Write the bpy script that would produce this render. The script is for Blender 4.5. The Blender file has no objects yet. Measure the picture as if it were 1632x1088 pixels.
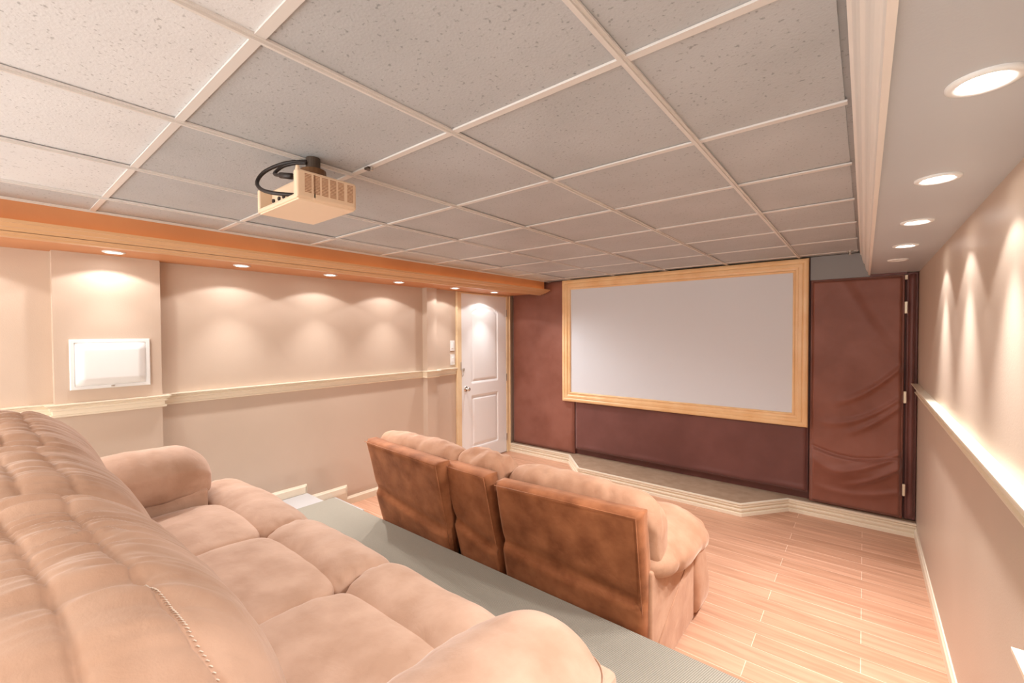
import bpy, bmesh, math, random
from mathutils import Vector, Matrix, noise
from mathutils.bvhtree import BVHTree
random.seed(7)
SC = bpy.context.scene
COL = SC.collection

# ------------------------------------------------------------------ camera, world, exposure
def setup_view():
    yaw, pitch, roll, F = -0.67988, -0.02014, -0.00451, 694.775
    cy, sy, cp, sp, cr, sr = math.cos(yaw), math.sin(yaw), math.cos(pitch), math.sin(pitch), math.cos(roll), math.sin(roll)
    f = Vector((sy*cp, cy*cp, sp)); r = Vector((cy, -sy, 0)); u = r.cross(f)
    r2 = cr*r + sr*u; u2 = -sr*r + cr*u
    cam = bpy.data.cameras.new('camera'); o = bpy.data.objects.new('camera', cam); COL.objects.link(o)
    m = Matrix((r2, u2, -f)).transposed().to_4x4(); o.matrix_world = m
    cam.sensor_width = 36; cam.sensor_fit = 'HORIZONTAL'; cam.lens = 36*F/1632; cam.clip_start = 0.02
    SC.camera = o
setup_view()
w = bpy.data.worlds.new('world'); SC.world = w; w.use_nodes = True
WORLD_COL = (1.0, .95, .90, 1); WORLD_STR = 1.9
w.node_tree.nodes['Background'].inputs[0].default_value = WORLD_COL
w.node_tree.nodes['Background'].inputs[1].default_value = WORLD_STR
SC.view_settings.view_transform = 'Standard'; SC.view_settings.look = 'None'
SC.view_settings.gamma = 1; SC.view_settings.use_curve_mapping = False
SC.view_settings.exposure = 1.25
WIDE_W, BEAM_W, FILL_W, COVE = 3.0, 38.0, 33.0, 3.0
LAMP_COL = (.99, .99, 1.0)

# ------------------------------------------------------------------ room numbers (camera at the origin)
XL, XR, YF, YB = -3.9, .34, 4.865, -1.6        # left wall, right wall, screen wall, rear end
ZC, ZF, ZP = .671, -1.665, -1.352             # tile ceiling, floor, platform top
ZSL, ZSR = .512, .48                          # undersides of left and right soffit

# ------------------------------------------------------------------ materials
def mat(name, col, rough=.6, col2=None, scale=5, bump=0, bscale=40, metal=0, sheen=0, spec=.5, stretch=(1,1,1), detail=4, contrast=(.35,.65), emit=None, coat=0):
    m = bpy.data.materials.new(name); m.use_nodes = True; n = m.node_tree.nodes; l = m.node_tree.links
    b = n['Principled BSDF']
    b.inputs['Base Color'].default_value = (*col, 1); b.inputs['Roughness'].default_value = rough
    b.inputs['Metallic'].default_value = metal; b.inputs['Specular IOR Level'].default_value = spec
    b.inputs['Sheen Weight'].default_value = sheen; b.inputs['Coat Weight'].default_value = coat
    tc = n.new('ShaderNodeTexCoord'); mp = n.new('ShaderNodeMapping'); mp.inputs['Scale'].default_value = stretch
    l.new(tc.outputs['Object'], mp.inputs[0])
    if col2:
        t = n.new('ShaderNodeTexNoise'); t.inputs['Scale'].default_value = scale; t.inputs['Detail'].default_value = detail
        l.new(mp.outputs[0], t.inputs['Vector'])
        r = n.new('ShaderNodeValToRGB'); r.color_ramp.elements[0].position, r.color_ramp.elements[1].position = contrast
        r.color_ramp.elements[0].color = (*col, 1); r.color_ramp.elements[1].color = (*col2, 1)
        l.new(t.outputs['Fac'], r.inputs[0]); l.new(r.outputs[0], b.inputs['Base Color'])
    if bump:
        t = n.new('ShaderNodeTexNoise'); t.inputs['Scale'].default_value = bscale; t.inputs['Detail'].default_value = 5
        l.new(mp.outputs[0], t.inputs['Vector'])
        bp = n.new('ShaderNodeBump'); bp.inputs['Strength'].default_value = bump; bp.inputs['Distance'].default_value = .004
        l.new(t.outputs['Fac'], bp.inputs['Height']); l.new(bp.outputs[0], b.inputs['Normal'])
    if emit:
        b.inputs['Emission Color'].default_value = (*emit[0], 1); b.inputs['Emission Strength'].default_value = emit[1]
    return m

def wood_floor():
    m = mat('laminate', (.6,.35,.22), .32); n = m.node_tree.nodes; l = m.node_tree.links; b = n['Principled BSDF']
    tc = [x for x in n if x.type == 'TEX_COORD'][0]
    br = n.new('ShaderNodeTexBrick'); br.offset = .37; br.inputs['Scale'].default_value = 1
    br.inputs['Brick Width'].default_value = 1.22; br.inputs['Row Height'].default_value = .128; br.inputs['Mortar Size'].default_value = .0018
    br.inputs['Mortar Smooth'].default_value = .2
    br.inputs['Color1'].default_value = (.54,.285,.175,1); br.inputs['Color2'].default_value = (.64,.35,.225,1); br.inputs['Mortar'].default_value = (.86,.60,.44,1)
    l.new(tc.outputs['Object'], br.inputs['Vector'])
    mp = n.new('ShaderNodeMapping'); mp.inputs['Scale'].default_value = (1.6, 22, 1); l.new(tc.outputs['Object'], mp.inputs[0])
    t = n.new('ShaderNodeTexNoise'); t.inputs['Scale'].default_value = 1.6; t.inputs['Detail'].default_value = 7; t.inputs['Distortion'].default_value = .4
    l.new(mp.outputs[0], t.inputs['Vector'])
    r = n.new('ShaderNodeValToRGB'); r.color_ramp.elements[0].position, r.color_ramp.elements[1].position = .3, .6
    r.color_ramp.elements[0].color = (.72,.66,.62,1); r.color_ramp.elements[1].color = (1,1,1,1)
    l.new(t.outputs['Fac'], r.inputs[0])
    mx = n.new('ShaderNodeMix'); mx.data_type = 'RGBA'; mx.blend_type = 'MULTIPLY'; mx.inputs[0].default_value = .8
    l.new(br.outputs['Color'], mx.inputs[6]); l.new(r.outputs[0], mx.inputs[7]); l.new(mx.outputs[2], b.inputs['Base Color'])
    return m

def carpet_mat():
    m = mat('platform_carpet', (.23,.20,.165), .95, spec=.1); n = m.node_tree.nodes; l = m.node_tree.links; b = n['Principled BSDF']
    tc = [x for x in n if x.type == 'TEX_COORD'][0]
    wv = n.new('ShaderNodeTexWave'); wv.wave_type = 'BANDS'; wv.bands_direction = 'X'; wv.inputs['Scale'].default_value = 42; wv.inputs['Distortion'].default_value = 1.2
    wv.inputs['Detail'].default_value = 3; wv.inputs['Detail Scale'].default_value = 6
    mp = n.new('ShaderNodeMapping'); mp.inputs['Rotation'].default_value = (0,0,.25); l.new(tc.outputs['Object'], mp.inputs[0]); l.new(mp.outputs[0], wv.inputs['Vector'])
    r = n.new('ShaderNodeValToRGB'); r.color_ramp.elements[0].color = (.235,.205,.16,1); r.color_ramp.elements[1].color = (.345,.31,.25,1)
    l.new(wv.outputs['Fac'], r.inputs[0]); l.new(r.outputs[0], b.inputs['Base Color'])
    bp = n.new('ShaderNodeBump'); bp.inputs['Strength'].default_value = .5; bp.inputs['Distance'].default_value = .004
    l.new(wv.outputs['Fac'], bp.inputs['Height']); l.new(bp.outputs[0], b.inputs['Normal'])
    return m

def tile_mat(name, c1, c2):
    m = mat(name, c1, .6, c2, 3, bump=.25, bscale=150, spec=.5, contrast=(.3,.7))
    n = m.node_tree.nodes; l = m.node_tree.links; b = n['Principled BSDF']
    src = b.inputs['Base Color'].links[0].from_socket
    v = n.new('ShaderNodeTexNoise'); v.inputs['Scale'].default_value = 90; v.inputs['Detail'].default_value = 2
    tc = [x for x in n if x.type == 'TEX_COORD'][0]; l.new(tc.outputs['Object'], v.inputs['Vector'])
    r = n.new('ShaderNodeValToRGB'); r.color_ramp.elements[0].position, r.color_ramp.elements[1].position = .27, .38
    r.color_ramp.elements[0].color = (.5,.5,.5,1); r.color_ramp.elements[1].color = (1,1,1,1); l.new(v.outputs['Fac'], r.inputs[0])
    mx = n.new('ShaderNodeMix'); mx.data_type = 'RGBA'; mx.blend_type = 'MULTIPLY'; mx.inputs[0].default_value = .8
    l.new(src, mx.inputs[6]); l.new(r.outputs[0], mx.inputs[7]); l.new(mx.outputs[2], b.inputs['Base Color'])
    return m

def suede_mat(name, a, b_, c):
    m = mat(name, a, .78, b_, 7, sheen=.35, spec=.25, contrast=(.32,.68), detail=6)
    n = m.node_tree.nodes; l = m.node_tree.links; b = n['Principled BSDF']
    b.inputs['Sheen Tint'].default_value = (*c, 1); b.inputs['Sheen Roughness'].default_value = .4
    tc = [x for x in n if x.type == 'TEX_COORD'][0]
    t1 = n.new('ShaderNodeTexNoise'); t1.inputs['Scale'].default_value = 14; t1.inputs['Detail'].default_value = 6; t1.inputs['Distortion'].default_value = .8
    t2 = n.new('ShaderNodeTexNoise'); t2.inputs['Scale'].default_value = 380; t2.inputs['Detail'].default_value = 2
    for t in (t1, t2): l.new(tc.outputs['Object'], t.inputs['Vector'])
    b1 = n.new('ShaderNodeBump'); b1.inputs['Strength'].default_value = .3; b1.inputs['Distance'].default_value = .012
    b2 = n.new('ShaderNodeBump'); b2.inputs['Strength'].default_value = .25; b2.inputs['Distance'].default_value = .001
    l.new(t1.outputs['Fac'], b1.inputs['Height']); l.new(t2.outputs['Fac'], b2.inputs['Height']); l.new(b1.outputs[0], b2.inputs['Normal']); l.new(b2.outputs[0], b.inputs['Normal'])
    return m

M = dict(
    wall = mat('wall_paint', (.57,.445,.345), .42, (.595,.465,.365), 2, bump=.12, bscale=160, spec=.4),
    face = mat('soffit_paint', (.56,.24,.10), .5, (.62,.28,.12), 3, bump=.1, bscale=120),
    trim = mat('cream_trim', (.86,.76,.60), .28, spec=.5),
    cove = mat('cove_trim_paint', (.62,.37,.19), .35),
    pine = mat('pine_frame', (.80,.50,.24), .35, (.86,.60,.33), 5, stretch=(1,1,1), spec=.5),
    casing = mat('door_casing', (.78,.58,.34), .35, (.84,.66,.42), 5, spec=.5),
    white = mat('white_paint', (.86,.86,.85), .3),
    plastic = mat('white_plastic', (.82,.82,.80), .35),
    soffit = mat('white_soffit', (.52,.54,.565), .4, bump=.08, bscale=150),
    tee = mat('ceiling_tee', (.68,.65,.62), .35, spec=.5),
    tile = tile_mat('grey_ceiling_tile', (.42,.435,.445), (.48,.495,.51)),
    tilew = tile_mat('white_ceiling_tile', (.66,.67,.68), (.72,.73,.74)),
    greyboard = mat('grey_board', (.26,.26,.26), .6),
    floor = wood_floor(), carpet = carpet_mat(),
    stagec = mat('stage_carpet', (.31,.20,.125), .9, (.37,.25,.165), 12, bump=.4, bscale=200),
    tread = mat('tread', (.46,.43,.41), .6, bump=.3, bscale=200),
    curtain = mat('maroon_fabric', (.20,.060,.034), .4, (.27,.098,.065), 3, sheen=.3, bump=.25, bscale=500, spec=.45),
    curtain2 = mat('dark_maroon_fabric', (.13,.042,.034), .38, (.17,.06,.05), 3, sheen=.3, bump=.25, bscale=500, spec=.45),
    screen = mat('screen_cloth', (.68,.715,.76), .7, bump=.05, bscale=300),
    beige = mat('projector_shell', (.80,.60,.42), .4),
    beige2 = mat('projector_slots', (.42,.22,.12), .6),
    dark = mat('dark_metal', (.045,.028,.018), .4, (.07,.045,.03), 20),
    cable = mat('cable_rubber', (.02,.012,.01), .5),
    chrome = mat('brushed_nickel', (.62,.58,.52), .28, metal=1),
    brass = mat('pale_hinge', (.75,.66,.5), .35, metal=.4),
    sofa = suede_mat('tan_microfibre', (.47,.285,.19), (.60,.39,.28), (1,.88,.8)),
    sofa_shade = suede_mat('shaded_microfibre', (.40,.20,.115), (.52,.30,.19), (1,.8,.65)),  # same fabric as the rear sofa, its dimmer light put into the colour
    sofa_deep_shade = suede_mat('deep_shaded_microfibre', (.19,.058,.019), (.40,.15,.062), (1,.6,.4)),  # shaded copy of the sofa fabric, for outer backs and base
    stitch = mat('stitch_thread', (.85,.72,.6), .6),
    lamp = mat('lamp_glass', (1,1,1), .3, emit=((1,.97,.92), 14)),
    off = mat('unlit_lens', (.6,.58,.55), .15),
    rope = mat('cove_light_strip', (1,.8,.5), .5, emit=((1,.62,.30), COVE*.5)),
    rubber = mat('black_feet', (.02,.02,.02), .6),
)

# ------------------------------------------------------------------ helpers
def link(name, bm, m, parent=None, smooth=False, kind=None):
    me = bpy.data.meshes.new(name); bmesh.ops.recalc_face_normals(bm, faces=bm.faces[:]); bm.to_mesh(me); bm.free()
    for x in (m if isinstance(m, (list, tuple)) else [m]): me.materials.append(x)
    if smooth: me.polygons.foreach_set('use_smooth', [True]*len(me.polygons))
    o = bpy.data.objects.new(name, me); COL.objects.link(o)
    if parent:
        o.parent = parent
        o.matrix_parent_inverse = Matrix.Translation(-Vector(parent.location))
    if kind: o['kind'] = kind
    return o
def tag(o, label, cat, group=None):
    o['label'] = label; o['category'] = cat
    if group: o['group'] = group
    return o
def empty(name, loc, label=None, cat=None, group=None, kind=None):
    o = bpy.data.objects.new(name, None); COL.objects.link(o); o.location = loc; o.empty_display_size = .1
    if label: tag(o, label, cat, group)
    if kind: o['kind'] = kind
    return o
def box(bm, x0, x1, y0, y1, z0, z1, mi=0, bev=0):
    v = [bm.verts.new((x, y, z)) for x in (x0, x1) for y in (y0, y1) for z in (z0, z1)]
    fs = [bm.faces.new([v[i] for i in q]) for q in ((0,1,3,2),(4,6,7,5),(0,4,5,1),(2,3,7,6),(0,2,6,4),(1,5,7,3))]
    for f in fs: f.material_index = mi
    if bev:
        es = {e for f in fs for e in f.edges}
        bmesh.ops.bevel(bm, geom=list(es), offset=bev, segments=3, profile=.5, affect='EDGES')
    return bm
def nbox(*a, **k): return box(bmesh.new(), *a, **k)
def cyl(bm, p0, p1, r0, r1=None, n=20, cap=True):
    p0, p1 = Vector(p0), Vector(p1); r1 = r0 if r1 is None else r1
    d = (p1-p0).normalized(); a = d.orthogonal().normalized(); b = d.cross(a)
    A = [bm.verts.new(p0 + r0*(math.cos(t)*a + math.sin(t)*b)) for t in [2*math.pi*i/n for i in range(n)]]
    B = [bm.verts.new(p1 + r1*(math.cos(t)*a + math.sin(t)*b)) for t in [2*math.pi*i/n for i in range(n)]]
    for i in range(n): bm.faces.new((A[i], A[(i+1)%n], B[(i+1)%n], B[i]))
    if cap: bm.faces.new(A); bm.faces.new(B)
    return bm
def tube(bm, pts, r, n=10):
    pts = [Vector(p) for p in pts]; rings = []
    up = Vector((.13,.21,.97))
    for i, p in enumerate(pts):
        d = (pts[min(i+1, len(pts)-1)] - pts[max(i-1, 0)]).normalized()
        a = d.cross(up).normalized(); b = d.cross(a)
        rings.append([bm.verts.new(p + r*(math.cos(t)*a + math.sin(t)*b)) for t in [2*math.pi*k/n for k in range(n)]])
    for A, B in zip(rings, rings[1:]):
        for k in range(n): bm.faces.new((A[k], A[(k+1)%n], B[(k+1)%n], B[k]))
    bm.faces.new(rings[0]); bm.faces.new(rings[-1])
    return bm
def catmull(pts, n, closed=False):
    P = [Vector(p) for p in pts]; m = len(P); out = []; segs = m if closed else m-1
    dense = []
    for i in range(segs):
        if closed: a, b, c, d = P[(i-1)%m], P[i], P[(i+1)%m], P[(i+2)%m]
        else: a, b, c, d = P[max(i-1,0)], P[i], P[i+1], P[min(i+2,m-1)]
        for k in range(24):
            t = k/24
            dense.append(.5*((2*b)+(c-a)*t+(2*a-5*b+4*c-d)*t*t+(3*b-a-3*c+d)*t**3))
    dense.append(P[0].copy() if closed else P[-1].copy())
    L = [0]
    for a, b in zip(dense, dense[1:]): L.append(L[-1] + (b-a).length)
    j = 0
    for k in range(n):
        t = L[-1]*k/(n if closed else n-1)
        while j < len(L)-2 and L[j+1] < t: j += 1
        s = (t-L[j])/max(1e-9, L[j+1]-L[j]); out.append(dense[j].lerp(dense[j+1], min(1, s)))
    return out
def loft(bm, prof, axis, a0, a1, nu=60, nv=90, p=5, disp=None, warp=None):
    """closed 2-D profile carried along an axis, rounded off at both ends; axis 0: profile is (y,z); axis 1: profile is (x,z)"""
    pr = catmull([(*q, 0) for q in prof], nv, True)
    c = sum(pr, Vector((0,0,0)))/nv; mid, half = (a0+a1)/2, (a1-a0)/2
    start = len(bm.verts); rings = []
    def P(u, q):
        s = max(0, 1-abs(u)**p)**(1/p); e = c + (q-c)*s; t = mid + half*u
        v = Vector((t, e.x, e.y)) if axis == 0 else Vector((e.x, t, e.y))
        return warp(v) if warp else v
    us = [math.sin(math.pi/2*(-1+2*i/nu))*.5 + (-1+2*i/nu)*.5 for i in range(nu+1)]
    allv = []
    for i, u in enumerate(us):
        if i in (0, nu): rg = [bm.verts.new(P(u, pr[0]))]
        else: rg = [bm.verts.new(P(u, q)) for q in pr]
        rings.append(rg); allv += rg
    fs = []
    for A, B in zip(rings, rings[1:]):
        for k in range(nv):
            k2 = (k+1) % nv
            if len(A) == 1: fs.append(bm.faces.new((A[0], B[k2], B[k])))
            elif len(B) == 1: fs.append(bm.faces.new((A[k], A[k2], B[0])))
            else: fs.append(bm.faces.new((A[k], A[k2], B[k2], B[k])))
    bmesh.ops.recalc_face_normals(bm, faces=fs)
    if disp:
        for v in allv: v.normal_update()
        mv = [(v, v.normal*disp(v.co)) for v in allv]
        for v, d in mv: v.co += d
    return bm
def sweep(bm, path, prof, z=0, closed=False):
    """profile (outwards to the right of travel, height) carried along a plan polyline with mitred corners"""
    P = [Vector((a, b)) for a, b in path]; n = len(P); rings = []
    for i, p in enumerate(P):
        def nr(a, b): d = (b-a).normalized(); return Vector((d.y, -d.x))
        if closed or 0 < i < n-1: n1, n2 = nr(P[i-1], p), nr(p, P[(i+1)%n]); m = (n1+n2)/(1+n1.dot(n2))
        elif i == 0: m = nr(p, P[1])
        else: m = nr(P[i-1], p)
        rings.append([bm.verts.new((p.x+m.x*o, p.y+m.y*o, z+h)) for o, h in prof])
    k = len(prof)
    pairs = list(zip(rings, rings[1:])) + ([(rings[-1], rings[0])] if closed else [])
    for A, B in pairs:
        for j in range(k): bm.faces.new((A[j], A[(j+1)%k], B[(j+1)%k], B[j]))
    if not closed: bm.faces.new(rings[0]); bm.faces.new(rings[-1])
    return bm
def grid(bm, f, nu, nv, mi=0):
    V = [[bm.verts.new(f(i/nu, j/nv)) for j in range(nv+1)] for i in range(nu+1)]
    for i in range(nu):
        for j in range(nv): bm.faces.new((V[i][j], V[i+1][j], V[i+1][j+1], V[i][j+1])).material_index = mi
    return V
def ns(x, y, z, s=1): return noise.noise(Vector((x*s, y*s, z*s)))
def G(x, s): return math.exp(-(x/s)**2)
def sm(a, b, x): t = min(1, max(0, (x-a)/(b-a))); return t*t*(3-2*t)

# ------------------------------------------------------------------ shell
link('floor', nbox(XL-.1, XR+.1, YB, YF+.1, ZF-.1, ZF), M['floor'], kind='structure')
bm = nbox(XL-.12, XL, YB, YF+.1, ZF, ZC+.15)
box(bm, XL, -3.82, .306, .827, ZF, ZSL+.02); box(bm, XL, -3.82, 3.21, 3.35, ZF, ZSL+.02)
link('wall_left', bm, M['wall'], kind='structure')
bm = nbox(XR, XR+.12, YB, YF+.1, ZF, ZC+.15); box(bm, .2, XR, YB, .827, ZF, ZSR+.02)
link('wall_right', bm, M['wall'], kind='structure')
link('wall_front', nbox(XL, XR, YF, YF+.1, ZF, ZC+.15), M['curtain2'], kind='structure')
gb = nbox(-.385, .03, 4.79, YF, .462, ZC); link('trim_7', gb, M['greyboard'], kind='structure')

# tile ceiling: lay-in tiles and tees
GX = [-3.27] + [-.468-.61*k for k in range(4, -1, -1)] + [-.045]
GY = [YB] + [.42+.603*k for k in range(-3, 8)] + [YF]
bm = nbox(XL, XR, YB, YF, ZC+.012, ZC+.12, 0)
for i in range(len(GX)-1):
    for j in range(len(GY)-1):
        x0, x1, y0, y1 = GX[i]+.006, GX[i+1]-.006, GY[j]+.006, GY[j+1]-.006
        if y1-y0 < .05: continue
        d = random.uniform(-.002, .003)
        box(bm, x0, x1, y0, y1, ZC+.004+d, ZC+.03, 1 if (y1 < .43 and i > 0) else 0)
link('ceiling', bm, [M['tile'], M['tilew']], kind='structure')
bm = bmesh.new()
for x in GX[:-1]: box(bm, x-.012, x+.012, YB, YF, ZC-.003, ZC+.003); box(bm, x-.004, x+.004, YB, YF, ZC-.009, ZC)
for y in GY[1:-1]: box(bm, GX[0], GX[-1], y-.012, y+.012, ZC-.002, ZC+.004)
link('trim_6', bm, M['tee'], kind='structure')

# left soffit with the cove trim, right soffit with the crown
link('trim_1', nbox(XL, -3.27, YB, 4.72, ZSL, ZC+.05), [M['face']], kind='structure')
cove = [(-3.37,ZSL),(-3.37,.492),(-3.355,.492),(-3.335,.494),(-3.325,.503),(-3.30,.502),(-3.285,.512),(-3.265,.512),(-3.245,.524),(-3.225,.526),(-3.205,.541),(-3.19,.543),(-3.187,.556),(-3.2,.556),(-3.225,.541),(-3.27,.535)]
bm = bmesh.new()
A = [bm.verts.new((x, YB, z)) for x, z in cove]; B = [bm.verts.new((x, 4.74, z)) for x, z in cove]
for i in range(len(cove)): j = (i+1) % len(cove); bm.faces.new((A[i], A[j], B[j], B[i]))
bm.faces.new(A); bm.faces.new(B)
link('trim_2', bm, M['cove'], kind='structure')
bm = bmesh.new(); tube(bm, [(-3.238, YB+.05, .549), (-3.238, 4.70, .549)], .006, 8)
tag(link('cove_light', bm, M['rope'], smooth=True), 'thin warm light strip lying in the cove trim along the left soffit', 'light strip')
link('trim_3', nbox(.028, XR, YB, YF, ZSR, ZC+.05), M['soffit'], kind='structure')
crown = [(-.033,ZC+.002),(-.034,.655),(-.026,.646),(-.022,.625),(-.018,.60),(-.012,.58),(-.004,.57),(.0,.55),(.003,.53),(.008,.515),(.014,.505),(.018,.50),(.021,.474),(.034,.472),(.034,.49),(.034,ZC+.002)]
bm = bmesh.new()
A = [bm.verts.new((x, YB, z)) for x, z in crown]; B = [bm.verts.new((x, 4.79, z)) for x, z in crown]
for i in range(len(crown)): j = (i+1) % len(crown); bm.faces.new((A[i], A[j], B[j], B[i]))
bm.faces.new(A); bm.faces.new(B)
link('trim_4', bm, mat('crown_paint', (.80,.74,.68), .35), kind='structure')

# chair rails and baseboards
rail = [(0,-.505),(.016,-.505),(.021,-.500),(.021,-.493),(.011,-.490),(.011,-.466),(.024,-.462),(.024,-.453),(.019,-.450),(.019,-.446),(.034,-.441),(.036,-.437),(.031,-.434),(.043,-.431),(.043,-.425),(0,-.425)]
link('trim_5', sweep(bmesh.new(), [(XL,YB),(XL,.306),(-3.82,.306),(-3.82,.827),(XL,.827),(XL,3.21),(-3.82,3.21),(-3.82,3.35),(XL,3.35),(XL,3.715)], rail), M['trim'], kind='structure')
link('trim_8', sweep(bmesh.new(), [(XR,4.78),(XR,.827),(.2,.827),(.2,YB)], rail), M['trim'], kind='structure')
base = [(0,0),(.014,0),(.014,.058),(.009,.068),(.006,.078),(0,.078)]
link('baseboard_right', sweep(bmesh.new(), [(XR,4.74),(XR,.827),(.2,.827)], base, ZF), M['trim'], kind='structure')
bm = sweep(bmesh.new(), [(XL,2.255),(XL,3.21),(-3.82,3.21),(-3.82,3.35),(XL,3.35),(XL,3.715)], base, ZF)
sweep(bm, [(XL,1.865),(XL,2.257)], base, ZF+.117); sweep(bm, [(XL,1.44),(XL,1.867)], base, ZF+.234)
sweep(bm, [(XL,.827),(XL,1.442)], base, ZP)
for y, z in ((2.255, ZF+.117), (1.865, ZF+.234), (1.44, ZP)): box(bm, XL, XL+.014, y-.012, y, z-.117, z+.07)
box(bm, XL, XL+.013, 2.10, 2.250, ZF, ZF+.118)
link('baseboard_left', bm, M['trim'], kind='structure')

# ------------------------------------------------------------------ door
door = empty('door_1', (XL, 4.2, ZF), kind='structure')
D0, D1, DT = 3.80, 4.665, .497
def door_leaf():
    bm = bmesh.new(); X = XL + .022
    nY, nZ = 70, 150
    def inset(y, z):
        s = (y-D0)/(D1-D0); 
        if not (.20 < s < .80): 
            e1 = e2 = -9
            dy = -min(abs(s-.20), abs(s-.80))*(D1-D0)
        else: dy = min(s-.20, .80-s)*(D1-D0)
        # upper panel with arched head, lower panel square
        arch = .235 + .10*max(0, 1-((s-.5)/.30)**2)**.5 if .2 < s < .8 else .235
        up = min(dy, z-(-.64), arch-z); lo = min(dy, z-(-1.47), -.80-z)
        d = max(up, lo)
        if d < 0: return 0
        if d < .012: return -.010*sm(0, .012, d)
        if d < .03: return -.010
        return -.010 + .008*sm(.03, .055, d)
    def f(u, v):
        y = D0 + (D1-D0)*u; z = ZF+.012 + (DT-ZF-.012)*v
        return Vector((X+inset(y, z), y, z))
    V = grid(bm, f, nY, nZ)
    rim = [V[i][0] for i in range(nY+1)] + [V[nY][j] for j in range(1, nZ+1)] + [V[i][nZ] for i in range(nY-1, -1, -1)] + [V[0][j] for j in range(nZ-1, 0, -1)]
    back = [bm.verts.new((XL+.002, v.co.y, v.co.z)) for v in rim]
    for k in range(len(rim)): j = (k+1) % len(rim); bm.faces.new((rim[k], rim[j], back[j], back[k]))
    return bm
link('door_leaf', door_leaf(), M['white'], door)
def casing(bm, y0, y1, z0, z1):
    prof = [(0,0),(.03,0),(.034,.012),(.028,.02),(.028,.05),(.02,.06),(.015,.085),(0,.085)]
    return bm
bm = nbox(XL+.001, XL+.03, 3.722, 3.797, ZF, .511, bev=.005); box(bm, XL+.0015, XL+.038, 3.718, 3.736, ZF, .5105, bev=.005)
box(bm, XL+.001, XL+.03, 4.668, 4.741, ZF, .511, bev=.005); box(bm, XL+.0015, XL+.038, 4.727, 4.745, ZF, .5105, bev=.005)
box(bm, XL+.0005, XL+.028, 3.78, 4.69, .490, .510, bev=.005)
link('door_frame', bm, M['casing'], door)
bm = cyl(bmesh.new(), (XL+.02, 3.868, -.70), (XL+.03, 3.868, -.70), .032); cyl(bm, (XL+.03,3.868,-.70), (XL+.055,3.868,-.70), .011)
bmesh.ops.create_uvsphere(bm, u_segments=20, v_segments=14, radius=.028, matrix=Matrix.Translation((XL+.075,3.868,-.70)) @ Matrix.Diagonal((.75,1,1,1)))
link('door_knob', bm, M['chrome'], door, smooth=True)
bm = nbox(XL+.022, XL+.03, 3.815, 3.85, -.47, -.44, bev=.003); box(bm, XL+.022, XL+.034, 3.775, 3.79, -.46, -.36, bev=.003)
tube(bm, [(XL+.035, 3.783+.05*math.sin(math.pi*t)*0+.05*t, -.44-.10*math.sin(math.pi*t)) for t in [i/12 for i in range(13)]], .003, 6)
link('chain_lock', bm, M['chrome'], door)
for z in (.27, -.62, -1.45):
    link('hinge', nbox(XL+.02, XL+.034, 4.655, 4.673, z-.05, z+.05, bev=.003), M['chrome'], door)
for z, t in ((-.155, 'upper'), (-.325, 'lower')):
    s = empty('light_switch', (XL, 3.665, z-.06), f'white wall switch left of the door frame, the {t} of the two', 'light switch')
    link('switch_plate', nbox(XL, XL+.008, 3.63, 3.70, z-.062, z+.062, bev=.003), M['plastic'], s)
    link('rocker', nbox(XL+.006, XL+.014, 3.65, 3.68, z-.03, z+.03, bev=.003), M['plastic'], s)

# ------------------------------------------------------------------ convex white panel on the left wall column
p = empty('wall_panel', (-3.82, .565, -.35), 'white convex rectangular cover panel with a raised rim on the left wall column', 'wall panel')
Y0, Y1, Z0, Z1 = .372, .762, -.345, -.03
bm = bmesh.new()
def rect_rings(bm, seq, f):
    R = []
    for ins, h in seq: R.append([bm.verts.new(f(a, b, h)) for a, b in ((Y0+ins, Z0+ins), (Y1-ins, Z0+ins), (Y1-ins, Z1-ins), (Y0+ins, Z1-ins))])
    for A, B in zip(R, R[1:]):
        for i in range(4): bm.faces.new((A[i], A[(i+1)%4], B[(i+1)%4], B[i]))
    return R
rect_rings(bm, [(0,0),(0,.012),(.004,.016),(.02,.016),(.023,.008),(.023,0)], lambda a, b, h: (-3.82+h, a, b))
link('rim', bm, M['plastic'], p)
def pf(u, v):
    a, b = Y0+.02+(Y1-Y0-.04)*u, Z0+.02+(Z1-Z0-.04)*v
    e = min(1, min(u, 1-u)/.12)*min(1, min(v, 1-v)/.16)
    return Vector((-3.82+.010+.028*(e**.6 if e > 0 else 0), a, b))
bm = bmesh.new(); grid(bm, pf, 40, 32); link('convex_cover', bm, M['plastic'], p, smooth=True)
link('latch', nbox(-3.82+.012, -3.82+.022, .56, .575, Z0+.008, Z0+.017, bev=.002), M['chrome'], p)

# ------------------------------------------------------------------ projection screen
S = empty('projection_screen', (-1.70, 4.79, -.88), 'large blank projection screen in a moulded pine frame on the far wall', 'projection screen')
bm = bmesh.new(); sx0, sx1, sz0, sz1 = -3.022, -.395, -.878, .664
R = []
for ins, h in [(0,0),(0,.022),(.006,.032),(.02,.036),(.034,.036),(.044,.030),(.052,.034),(.075,.034),(.084,.026),(.1,.024),(.108,.030),(.118,.026),(.124,.012),(.124,0)]:
    R.append([bm.verts.new((a, 4.79-h, b)) for a, b in ((sx0+ins, sz0+ins), (sx1-ins, sz0+ins), (sx1-ins, sz1-ins), (sx0+ins, sz1-ins))])
for A, B in zip(R, R[1:]):
    for i in range(4): bm.faces.new((A[i], A[(i+1)%4], B[(i+1)%4], B[i]))
link('screen_frame', bm, M['pine'], S)
link('screen_surface', nbox(sx0+.118, sx1-.118, 4.776, 4.79, sz0+.118, sz1-.118), M['screen'], S)

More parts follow.
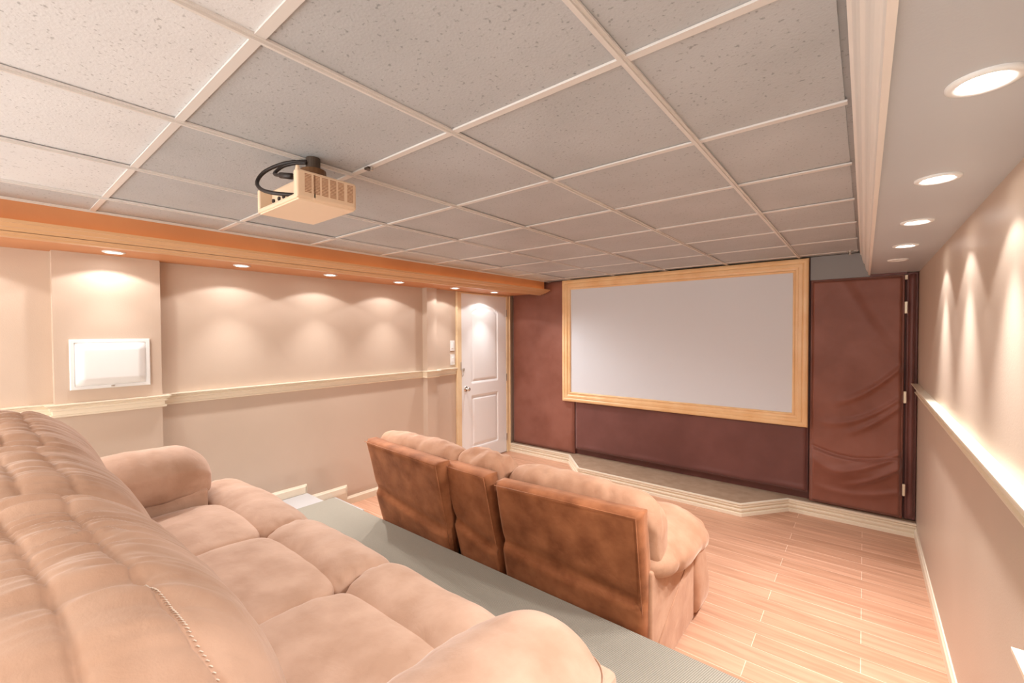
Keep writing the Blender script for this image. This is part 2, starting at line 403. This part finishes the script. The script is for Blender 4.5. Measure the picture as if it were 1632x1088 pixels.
# ------------------------------------------------------------------ fabric wall panels
def panel(name, label, x0, x1, z0, z1, f, m, y=4.795, parts=None, n=(60,90)):
    bm = bmesh.new()
    def P(u, v):
        x, z = x0+(x1-x0)*u, z0+(z1-z0)*v
        e = sm(0, .03, min(u, 1-u)*(x1-x0))*sm(0, .03, min(v, 1-v)*(z1-z0))
        return Vector((x, y + .03 - .03*e - f(x, z)*e, z))
    V = grid(bm, P, *n)
    o = link('fabric', bm, m, None, smooth=True)
    t = empty(name, ((x0+x1)/2, y, z0), label, 'fabric panel', 'maroon fabric panels on the screen wall')
    o.parent = t; o.matrix_parent_inverse = Matrix.Translation(-t.location)
    link('backing_board', nbox(x0+.006, x1-.006, y+.02, y+.042, z0+.004, z1-.004), m, t)
    return t
panel('fabric_panel', 'maroon fabric panel between the white door and the framed screen', XL+.02, -2.872, -1.555, .665,
      lambda x, z: .004*ns(x, 0, z, 3) + .010*G(z-.55+.2*(x+3), .06)*sm(-3.5, -3.1, x)*.8 + .008*G((z+1.3)-.5*(x+2.9), .05)*sm(-3.3,-2.9,x), M['curtain'], y=4.80)
panel('fabric_panel', 'wide low dark fabric panel under the framed screen', -2.862, -.392, -1.49, -.86,
      lambda x, z: .004*ns(x, 0, z, 2.5) + .006*G(z+1.44, .02)*(.5+.5*math.sin(x*9)), M['curtain2'], y=4.795, n=(160, 50))
def rf(x, z):
    u = min(1, max(0, (x+.38)/.63)); d = .004*ns(x, 0, z, 3)
    # folds pulled up towards the hinged edge, slackening to the left
    for zc, lift, a, s_, k in ((-.62,.34,.016,.035,.30), (-.80,.26,.012,.03,.15), (-.90,.30,.015,.035,.45), (-1.20,.20,.022,.032,.25), (-1.33,.22,.018,.03,.40), (-1.38,.06,.010,.03,.0)):
        zz = zc + lift*u**1.8 - .05*math.sin(math.pi*u)
        d += a*G(z-zz, s_*(1.15-.4*u))*sm(k, k+.35, u+.12)
    zb = -1.03 - .07*math.sin(math.pi*u)
    d += -.016*G(z-zb, .012) + .022*sm(zb+.015, zb-.03, z)*sm(-1.5, -1.2, z) + .012*G(z-(-1.16-.2*u*(1-u)*2+.12*abs(u-.35)), .04)
    d += .008*G(x-.16+.5*(z+.2), .05)*sm(-.3, .1, z)
    return d
t = panel('fabric_panel', 'tall hinged fabric panel right of the screen with sagging folds near its bottom', -.382, .255, -1.55, .462, rf, M['curtain'], y=4.775, n=(70, 220))
for z in (.435, .19, -.54, -1.30):
    h = .018 if z > .4 else .048
    link('hinge', nbox(.252, .270, 4.755, 4.775, z-h, z+h, bev=.003), M['brass'], t)
panel('fabric_panel', 'narrow maroon fabric strip in the corner by the right wall', .266, XR-.002, -1.55, .478, lambda x, z: .003*ns(x, 0, z, 4), M['curtain2'], y=4.79, n=(8, 60))
link('trim_9', nbox(.03, .266, 4.79, 4.83, .462, .48), M['curtain2'], kind='structure')

# ------------------------------------------------------------------ low stage
st = empty('low_stage', (-1.7, 4.6, ZF), 'low carpeted stage with banded cream trim along the screen wall', 'stage')
path = [(XL+.001,4.755),(-2.90,4.755),(-2.54,4.36),(-.86,4.345),(-.545,4.755),(XR-.001,4.755)]
bm = bmesh.new(); A = [bm.verts.new((x, y, ZF)) for x, y in path+[(XR-.001,YF),(XL+.001,YF)]]; B = [bm.verts.new((x, y, -1.556)) for x, y in path+[(XR-.001,YF),(XL+.001,YF)]]
bm.faces.new(A); bm.faces.new(B)
for i in range(len(A)): j = (i+1) % len(A); bm.faces.new((A[i], A[j], B[j], B[i]))
link('carpet_deck', bm, M['stagec'], st)
link('banded_trim', sweep(bmesh.new(), path, [(0,0),(.030,0),(.030,.026),(.014,.030),(.014,.044),(.026,.047),(.026,.060),(.010,.064),(.010,.078),(.024,.081),(.024,.090),(.015,.093),(.015,.098),(.026,.101),(.026,.112),(0,.112)], ZF), M['trim'], st)

# ------------------------------------------------------------------ seating platform and side steps
pl = empty('seating_platform', (-1.5, .1, ZF), 'raised platform with dark ribbed carpet under the rear sofa', 'platform')
link('carpet_deck', nbox(-3.4, .198, YB, 1.856, ZF, ZP, bev=.008), M['carpet'], pl)
link('edge_strip', nbox(-3.4, XR-.016, 1.852, 1.863, ZF, ZP-.01, bev=.003), M['trim'], pl)
box_bm = nbox(.19, XR-.016, .845, 1.856, ZF, ZP, bev=.006); link('deck_extension', box_bm, M['carpet'], pl)
stp = empty('side_steps', (-3.65, 1.6, ZF), 'pale carpeted steps between the left wall and the platform', 'steps')
link('tread', nbox(XL+.016, -3.405, 1.45, 2.135, ZF, ZF+.117, bev=.005), M['tread'], stp)
link('tread', nbox(XL+.016, -3.405, 1.45, 1.867, ZF+.118, ZF+.234, bev=.005), M['tread'], stp)
link('tread', nbox(XL+.016, -3.405, .83, 1.445, ZF, ZP, bev=.005), M['tread'], stp)

# ------------------------------------------------------------------ downlights
def spot(name, loc, watts, size, blend, parent, r=.02, tilt=(0,0)):
    l = bpy.data.lights.new(name, 'SPOT'); l.energy = watts; l.spot_size = math.radians(size); l.spot_blend = blend
    l.color = LAMP_COL; l.shadow_soft_size = r
    o = bpy.data.objects.new(name, l); COL.objects.link(o); o.parent = parent; o.location = Vector(loc) - parent.location
    o.rotation_euler = (tilt[0], tilt[1], 0); return o
def downlight(x, y, z, label, group, lit=True):
    label = label.replace('lit recessed', 'lit') if label.startswith('lit') else label
    t = empty('recessed_downlight', (x, y, z), label, 'downlight', group)
    bm = bmesh.new(); prof = [(.056, 0), (.056, -.004), (.047, -.008), (.040, -.006), (.036, 0)]
    n = 36; R = []
    for r, h in prof: R.append([bm.verts.new((x+r*math.cos(a), y+r*math.sin(a), z+h)) for a in [2*math.pi*i/n for i in range(n)]])
    for A, B in zip(R, R[1:]):
        for i in range(n): bm.faces.new((A[i], A[(i+1)%n], B[(i+1)%n], B[i]))
    link('trim_ring', bm, M['plastic'], t, smooth=True)
    bm = cyl(bmesh.new(), (x, y, z-.0015), (x, y, z+.001), .036, n=28); link('lens', bm, M['lamp'] if lit else M['off'], t)
    if lit:
        right = x > -1; near = y < 1; kb = .35 if near else 1
        spot('wide_spot', (x, y, z-.012), WIDE_W*(1.3 if right else 1), 100 if right else 132, .25 if right else .12, t)
        spot('beam_spot', (x, y, z-.012), BEAM_W*kb*(1 if right else .42), 62 if right else 76, 1, t)
        spot('fill_spot', (x, y, z-.014), FILL_W*(.12 if near else 1), 108, 1, t, tilt=(0, math.radians(35 if right else -35)))  # added fill light, aimed across the room to lift the lower walls
    return t
ord_l = ['over the convex white wall panel', 'next after the one over the white wall panel', 'third along, over the bare wall', 'fourth along before the slim pilaster', 'just left of the door', 'right above the white door']
for i, y in enumerate((.561, 1.277, 1.974, 2.694, 3.462, 4.142)):
    downlight(-3.63, y, ZSL, 'lit downlight in the left soffit, ' + ord_l[i], 'downlights in the left soffit')
ord_r = {1.229: 'lit recessed downlight in the right soffit, largest and nearest', 1.918: 'lit recessed downlight in the right soffit, second nearest', 2.616: 'lit recessed downlight in the right soffit, third from the near end', 3.302: 'lit recessed downlight in the right soffit, small one before the unlit fitting'}
for y, lb in ord_r.items(): downlight(.175, y, ZSR, lb, 'downlights in the right soffit')
downlight(.172, 3.93, ZSR, 'unlit recessed downlight at the far end of the right soffit', 'downlights in the right soffit', lit=False)
for y in (.53, -.16): downlight(.115, y, ZSR, 'lit recessed downlight added out of view in the right soffit beside the rear sofa, ' + ('in front' if y > 0 else 'rearmost'), 'downlights in the right soffit')  # unseen lamps, added along the row to brighten the near end
for y in (-.16, -.9): downlight(-3.70, y, ZSL, 'lit recessed downlight added out of view in the left soffit beside the rear sofa, ' + ('nearer the column' if y > -.5 else 'rearmost'), 'downlights in the left soffit')  # left row carried on out of view as added light

# sprinkler, ceiling clip
t = empty('sprinkler_head', (-.10, 4.62, ZC), 'small chrome sprinkler head on the ceiling tile beside the screen corner', 'sprinkler')
bm = cyl(bmesh.new(), (-.10,4.62,ZC+.004), (-.10,4.62,ZC-.006), .024); cyl(bm, (-.10,4.62,ZC-.006), (-.10,4.62,ZC-.03), .007); link('body', bm, M['chrome'], t, smooth=False)
link('deflector', cyl(bmesh.new(), (-.10,4.62,ZC-.03), (-.10,4.62,ZC-.033), .014), M['chrome'], t)
t = empty('ceiling_hook', (-1.563, 1.016, ZC), 'small dark metal clip fixed to the ceiling grid beside the projector', 'clip')
link('bracket', nbox(-1.575, -1.548, 1.004, 1.028, ZC-.012, ZC-.003, bev=.002), M['dark'], t)
link('screw_eye', cyl(bmesh.new(), (-1.545,1.02,ZC-.004), (-1.545,1.02,ZC-.018), .006), M['chrome'], t)

# ------------------------------------------------------------------ projector
pj = empty('ceiling_projector', (-1.64, .83, ZC), 'beige projector hanging from the ceiling on a dark pole', 'projector')
px0, px1, py0, py1, pz0, pz1 = -1.885, -1.548, .722, .955, .478, .583
bm = bmesh.new()
# shell: top, bottom, vented side, far side, front, with an open recess towards the cables
box(bm, px0, px1, py0+.05, py1, pz0, pz1, bev=.012)
box(bm, px1-.03, px1, py0, py0+.075, pz0+.004, pz1-.002, bev=.008); box(bm, px0, px0+.02, py0, py0+.075, pz0, pz1-.012, bev=.006)
box(bm, px0+.005, px1-.005, py0, py0+.075, pz0, pz0+.018, bev=.006)
link('shell', bm, M['beige'], pj)
vents = bmesh.new()
for k in range(6):
    y0 = py0+.028+k*.0315 + (.006 if k == 5 else 0)
    for j in range(13):
        z = pz0+.026+j*.0052
        box(vents, px1-.001, px1+.0012, y0, y0+.024, z, z+.0026)
link('vent_slots', vents, M['beige2'], pj)
link('raised_edge', nbox(px0+.01, px1-.006, py0+.006, py1-.01, pz0-.004, pz0+.004, bev=.003), mat('projector_base', (.86,.66,.47), .35), pj)
link('corner_boss', cyl(bmesh.new(), (px1-.018, py0+.012, pz1-.01), (px1-.018, py0+.012, pz1+.012), .009, .006), M['beige'], pj)
bm = nbox(px0+.03, px1-.04, py0+.044, py0+.052, pz0+.024, pz1-.016); link('socket_panel', bm, M['beige'], pj)
for a in (.05, .10, .14): link('socket', cyl(bmesh.new(), (px0+a, py0+.052, pz0+.05), (px0+a, py0+.038, pz0+.05), .008, n=12), M['cable'], pj)
link('lens', cyl(bmesh.new(), (-1.72, py1-.01, .53), (-1.72, py1+.02, .53), .03), M['cable'], pj)
bm = cyl(bmesh.new(), (-1.66,.838,ZC+.003), (-1.66,.838,pz1+.02), .026)
link('mount_pole', bm, M['dark'], pj, smooth=False)
link('mount_collar', cyl(bmesh.new(), (-1.66,.838,pz1+.044), (-1.66,.838,pz1-.01), .046, .050), mat('bronze_collar', (.16,.075,.03), .4, metal=.3), pj)
def cable(pts, r): link('cable', tube(bmesh.new(), catmull(pts, 40), r, 10), M['cable'], pj, smooth=True)
cable([(-1.66,.815,.655),(-1.70,.79,.658),(-1.755,.755,.65),(-1.80,.715,.62),(-1.80,.69,.575),(-1.745,.685,.535),(-1.67,.70,.51),(-1.62,.745,.505)], .007)
cable([(-1.655,.81,.648),(-1.69,.785,.648),(-1.725,.755,.636),(-1.735,.73,.61),(-1.70,.715,.588),(-1.65,.72,.575),(-1.60,.765,.57)], .006)
link('cable_plug', tube(bmesh.new(), [(-1.665,.719,.579),(-1.61,.735,.567)], .011, 10), M['cable'], pj, smooth=True)

# ------------------------------------------------------------------ rear sofa (near the camera)
def fabric_disp(a=.004, s=9, seed=0):
    return lambda c: a*ns(c.x+seed, c.y, c.z, s) + a*.8*ns(c.x, c.y+seed, c.z, s*.35)
SB = empty('reclining_sofa', (-1.7, .3, ZP), 'tan microfibre reclining sofa on the raised platform, nearest, seen over its back', 'sofa', 'matching reclining sofas')
backp = [(-.24,-.52),(-.225,-.42),(-.15,-.355),(0,-.325),(.12,-.335),(.205,-.375),(.272,-.445),(.315,-.53),(.345,-.64),(.362,-.76),(.365,-.87),(.30,-.93),(.12,-.93),(-.05,-.90),(-.2,-.75)]
def interp(x, tab):
    if x <= tab[0][0]: return tab[0][1]
    for (a, b), (c, d) in zip(tab, tab[1:]):
        if x <= c: return b + (d-b)*(x-a)/(c-a)
    return tab[-1][1]
def seamA(x): return interp(x, [(-1.5,.107),(-1.18,.110),(-.99,.121),(-.86,.134),(-.80,.150),(-.757,.162),(-.69,.174),(-.65,.192),(-.62,.21)])
def seamB(x): return interp(x, [(-1.5,.0),(-1.18,.024),(-1.0,.039),(-.87,.050),(-.78,.060),(-.65,.067)])
def back_disp(xc, seed):
    x0e, x1e = xc-.25, xc+.42
    def f(c):
        x, y, z = c
        top = sm(-.95, -.6, z)
        d = .0
        k = (x-xc)
        w = ns(x*26+seed, y*2.2, z*1.5, 1); w2 = ns(x*60, y*4+seed, z*3, 1)
        sA = xc - 1.105
        o_ = (xc+1.03); ya = seamA(x-o_); yb_ = seamB(x-o_)
        near = G(y-ya, .07) + G(y-yb_, .07)
        d += top*(.0075*w*(.35+near) + .0025*w2*near)
        d -= top*(.0075*G(y-ya, .005) + .0075*G(y-yb_, .005) + .005*G(y-ya, .02) + .005*G(y-yb_, .02))
        d += .006*ns(x+seed, y, z, 5)
        # gathered creases, tighter towards the far end
        q = x*60 + 9*y + 2.5*ns(x*3, y*5+seed, z*4, 1)
        cr = (1-abs(noise.noise(Vector((q*.55, y*2.4+seed, z*2)))*2.2))
        d += top*.0085*(max(0, cr)**1.3)*(.22+.9*near)*(.12+.88*sm(x1e, x0e, x))
        return d
    return f
def add_back(x0, x1, seed):
    wp = (lambda v: Vector((v.x, v.y, v.z + .045*sm(-2.15, -2.6, v.x)))) if seed == 1 else None
    bm = loft(bmesh.new(), backp, 0, x0, x1, nu=400 if seed == 3 else 230, nv=420 if seed == 3 else 260, p=4.6, disp=back_disp((x0+x1)/2, seed), warp=wp)
    o = link('back_cushion', bm, M['sofa'], SB, smooth=True); return o
bk = [add_back(-2.66, -2.03, 1), add_back(-2.045, -1.415, 2), add_back(-1.46, -.60, 3)]
# white stitching on the nearest cushion
def bvh(o):
    bm = bmesh.new(); bm.from_mesh(o.data); t = BVHTree.FromBMesh(bm); bm.free(); return t
tr = bvh(bk[2]); bm = bmesh.new(); x = -.80
while x < -.63:
    y = seamA(x); h = tr.ray_cast(Vector((x, y, .0)), Vector((0,0,-1)))
    if h[0]:
        pth = [h[0] + Vector((-.0028, -.0022, .0)), h[0] + Vector((0,0,.0016)), h[0] + Vector((.0028, .0022, .0))]
        tube(bm, pth, .0008, 6)
    x += .0048
link('stitching', bm, M['stitch'], bk[2], smooth=True)
# seat pads and padded front lips
seatp = [(.26,-.90),(.32,-.872),(.45,-.862),(.60,-.858),(.72,-.862),(.795,-.885),(.80,-.93),(.76,-.99),(.5,-1.01),(.3,-1.0),(.25,-.95)]
lipp = [(.765,-.905),(.785,-.868),(.84,-.842),(.92,-.838),(.99,-.862),(1.035,-.915),(1.045,-.985),(1.03,-1.07),(1.0,-1.13),(.9,-1.12),(.83,-1.03),(.785,-.96)]
seats = [(-2.625,-2.045),(-2.05,-1.405),(-1.41,-.80)]
for i, (a, b) in enumerate(seats):
    sd = i*3.7
    bm = loft(bmesh.new(), seatp, 0, a, b, nu=90, nv=100, p=7, disp=lambda c, sd=sd, a=a, b=b: .008*ns(c.x+sd, c.y, c.z, 4) + .003*ns(c.x*3+sd, c.y*14, c.z, 1.6) + .012*math.cos((c.x-(a+b)/2)/(b-a)*3)*sm(-.95,-.87,c.z))
    link('seat_cushion', bm, M['sofa'], SB, smooth=True)
    x0 = -2.98 if i == 0 else a
    def ld(c, sd=sd, a=x0, b=b):
        e = min(c.x-a, b-c.x)
        return .010*ns(c.x+sd, c.y, c.z, 4) + .005*G(e-.02, .06)*ns(c.x*8, c.y*50, c.z*30, .8) + .003*ns(c.x*12+sd, c.y*2, c.z, 1.2)
    bm = loft(bmesh.new(), lipp, 0, x0, b, nu=110, nv=110, p=6, disp=ld)
    link('footrest_pad', bm, M['sofa'], SB, smooth=True)
def arm_prof(x0, x1, zt, zb):
    w = x1-x0
    return [(x0,zb+.06),(x0-.005,(zt+zb)/2),(x0+.03,zt-.045),(x0+w*.3,zt-.006),(x0+w*.6,zt),(x0+w*.85,zt-.03),(x1,zt-.085),(x1+.005,(zt+zb)/2),(x1-.01,zb+.04),(x1-.06,zb),(x0+.06,zb)]
def arm_warp(v):
    d = sm(.6, .82, v.y); return Vector((v.x, v.y, v.z - .05*d*d + .015*math.sin((v.y-.3)*3)))
for (a, b, inner) in ((-3.03,-2.62, 1), (-.80,-.415, -1)):
    zt = -.60 if inner == 1 else -.695
    bm = loft(bmesh.new(), arm_prof(a, b, zt, -.84), 1, .06, .80 if inner == 1 else .93, nu=90, nv=80, p=4,
              disp=lambda c: .008*ns(c.x, c.y, c.z, 5) + .004*ns(c.x*4, c.y*20, c.z*4, 1), warp=arm_warp if inner == 1 else None)
    link('armrest_pad', bm, M['sofa'], SB, smooth=True)
    link('arm_panel', nbox(a+.04, b-.03, -.16, .76 if inner == 1 else .95, ZP+.03, -.80, bev=.02), M['sofa'], SB, smooth=False)
link('base_frame', nbox(-2.66, -.78, -.20, .93, ZP+.04, -.985, bev=.015), M['sofa'], SB)
bm = nbox(-2.99, -.45, -.34, -.19, ZP+.05, -.62, bev=.03); link('back_panel', bm, M['sofa_deep_shade'], SB)
for x in (-2.9, -.5):
    for y in (-.25, .70): link('foot', cyl(bmesh.new(), (x, y, ZP), (x, y, ZP+.06), .022, .028), M['rubber'], SB)

# ------------------------------------------------------------------ front sofa (seen from behind)
SF = empty('reclining_sofa', (-1.72, 2.3, ZF), 'shade-darkened microfibre reclining sofa on the lower wood floor, seen from behind', 'sofa', 'matching reclining sofas')
def slab(pts, th, disp=None, nu=50, nv=50, rnd=.012):
    """leaning padded back panel: pts = bottom-left, bottom-right, top-right, top-left of its rear face; th = thickness towards +Y"""
    bl, br, tr_, tl = [Vector(q) for q in pts]; bm = bmesh.new()
    def rear(u, v):
        q = bl.lerp(br, u).lerp(tl.lerp(tr_, u), v)
        e = min(min(u, 1-u)*(br-bl).length, min(v, 1-v)*(tl-bl).length)
        r = .028; off = r - math.sqrt(max(0, r*r-(r-min(e, r))**2))
        return q + Vector((0, off - (disp(u, v) if disp else 0), 0))
    V = grid(bm, rear, nu, nv)
    W = grid(bm, lambda u, v: bl.lerp(br, u).lerp(tl.lerp(tr_, u), v) + Vector((0, th - .0*u, -.0)), nu, nv)
    def side(A, B):
        for k in range(len(A)-1): bm.faces.new((A[k], A[k+1], B[k+1], B[k]))
    side(V[0], W[0]); side(V[-1], W[-1]); side([r[0] for r in V], [r[0] for r in W]); side([r[-1] for r in V], [r[-1] for r in W])
    return bm
ZB = -1.60
def bd(seed, edge):
    def f(u, v):
        # shallow sag and a horizontal crease above the platform line
        return .005*ns(u*3+seed, v*3, seed, 1) + .004*math.sin(math.pi*u)*math.sin(math.pi*v)**.6 + .017*sm(.05, 0, v-(.50-.11*u+.02*math.sin(u*5+seed))) - .010*G(v-(.57-.11*u), .04)
    return f
def back_at(x0b, x1b, x0t, x1t, zt, yt0, yt1, yb=1.945):
    return [(x0b, yb, ZB), (x1b, yb, ZB), (x1t, yt1, zt), (x0t, yt0, zt)]
parts = [((-2.76,-2.03,-2.79,-1.925,-.762,1.755,1.68), 1), ((-1.93,-1.60,-1.985,-1.60,-.782,1.765,1.74), 2), ((-1.585,-.765,-1.54,-.755,-.80,1.735,1.80), 3)]
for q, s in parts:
    link('back_panel', slab(back_at(*q), .10, bd(s, 0)), M['sofa_deep_shade'], SF, smooth=True)
# raised piping seam along the top of each back panel
for q, s in parts:
    x0b, x1b, x0t, x1t, zt, a, b = q
    bm = bmesh.new(); yb = 1.945
    P0 = Vector((x0t+.012, a-.002, zt-.012)); P1 = Vector((x1t-.012, b-.002, zt-.012)); P2 = Vector((x1b-.012, yb-.004, ZB))
    tube(bm, [P0, P1], .0025, 8); tube(bm, [P1, P2], .0025, 8); link('piping', bm, M['sofa_deep_shade'], SF, smooth=True)
# side of the reclining mechanism flap between left and middle panel
bm = nbox(-2.02, -1.945, 1.93, 2.02, ZF+.1, -.93, bev=.01); link('side_flap', bm, M['sofa_deep_shade'], SF)
# head cushions lying over the tops
def head(x0, x1, y0, z0, amp, seed, hw=.15, hh=.14, side=0):
    pr = [(y0-.005,z0-.05),(y0+.0,z0+.01),(y0+.04,z0+.055),(y0+.10,z0+.062),(y0+.17,z0+.03),(y0+.22,z0-.04),(y0+.25,z0-.15),(y0+.26,z0-.30),(y0+.24,z0-.40),(y0+.15,z0-.42),(y0+.07,z0-.30),(y0+.03,z0-.14)]
    def f(c):
        t = sm(z0-.25, z0, c.z)
        return t*(amp*ns(c.x*9+seed, c.y*16, c.z*7, 1) + amp*.5*ns(c.x*24+seed, c.y*20, c.z*9, 1)) + .006*ns(c.x, c.y+seed, c.z, 6)
    return loft(bmesh.new(), pr, 0, x0, x1, nu=110, nv=110, p=4.5, disp=f)
for a in ((-2.80,-1.90,1.83,-.765,.010,1), (-1.99,-1.60,1.86,-.775,.022,2), (-1.60,-.72,1.88,-.80,.011,3)):
    link('head_cushion', head(*a), M['sofa_shade'], SF, smooth=True)
# seats, lips
fs = [(.30,-1.24),(.36,-1.20),(.5,-1.185),(.65,-1.185),(.74,-1.21),(.75,-1.27),(.7,-1.33),(.4,-1.33),(.3,-1.30)]
for a, b in ((-2.46,-1.99), (-1.985,-1.575), (-1.57,-1.03)):
    link('seat_cushion', loft(bmesh.new(), [(y+1.82, z) for y, z in fs], 0, a, b, nu=40, nv=50, p=7, disp=fabric_disp(.006, 5, a)), M['sofa_shade'], SF, smooth=True)
    link('footrest_pad', loft(bmesh.new(), [(y+1.82-.08, z-.345) for y, z in lipp], 0, a, b, nu=40, nv=50, p=6, disp=fabric_disp(.006, 5, a)), M['sofa_shade'], SF, smooth=True)
for a, b in ((-1.06,-.655), (-2.84,-2.44)):
    w_ = b-a; ap = [(a,-1.12),(a-.005,-1.05),(a+w_*.14,-.995),(a+w_*.42,-.965),(a+w_*.72,-.985),(a+w_*.92,-1.04),(b+.005,-1.10),(b-.02,-1.165),(b-.09,-1.18),(a+.06,-1.16)]
    bm = loft(bmesh.new(), ap, 1, 1.93, 2.72, nu=110, nv=90, p=2.8, disp=lambda c: .010*ns(c.x, c.y, c.z, 4) + .003*ns(c.x*20, c.y*10, c.z*4, 1) - .012*G(c.y-2.10-.15*(c.x+.7), .02)*sm(-1.0,-1.08,c.z) + .010*sm(2.38,2.44,c.y), warp=lambda v: Vector((v.x, v.y, v.z-.09*sm(2.30,2.74,v.y)**1.5)))
    link('armrest_pad', bm, M['sofa_shade'], SF, smooth=True)
    bx = (-1.03, -.745) if a > -2 else (-2.78, -2.47)
    link('arm_panel', nbox(bx[0], bx[1], 1.93, 2.57, ZF+.03, -1.10, bev=.012), M['sofa_shade'], SF)
    link('arm_front_pad', loft(bmesh.new(), [(bx[0]-.005,-1.62),(bx[0]-.005,-1.3),(bx[0]+.02,-1.14),(bx[1]-.02,-1.14),(bx[1]+.008,-1.3),(bx[1]+.008,-1.62)], 1, 2.575, 2.79, nu=40, nv=60, p=9), M['sofa_shade'], SF, smooth=True)
    xs = bx[1] + .002
    if a > -2:
        link('side_seam', tube(bmesh.new(), [(xs, 1.95, -1.50), (xs, 2.57, -1.20)], .003, 8), M['sofa_shade'], SF, smooth=True)
link('base_frame', nbox(-2.47, -1.03, 1.93, 2.66, ZF+.05, -1.32, bev=.015), M['sofa_deep_shade'], SF)
for x in (-2.6, -.9):
    for y in (2.0, 2.65): link('foot', cyl(bmesh.new(), (x, y, ZF), (x, y, ZF+.05), .02, .025), M['rubber'], SF)
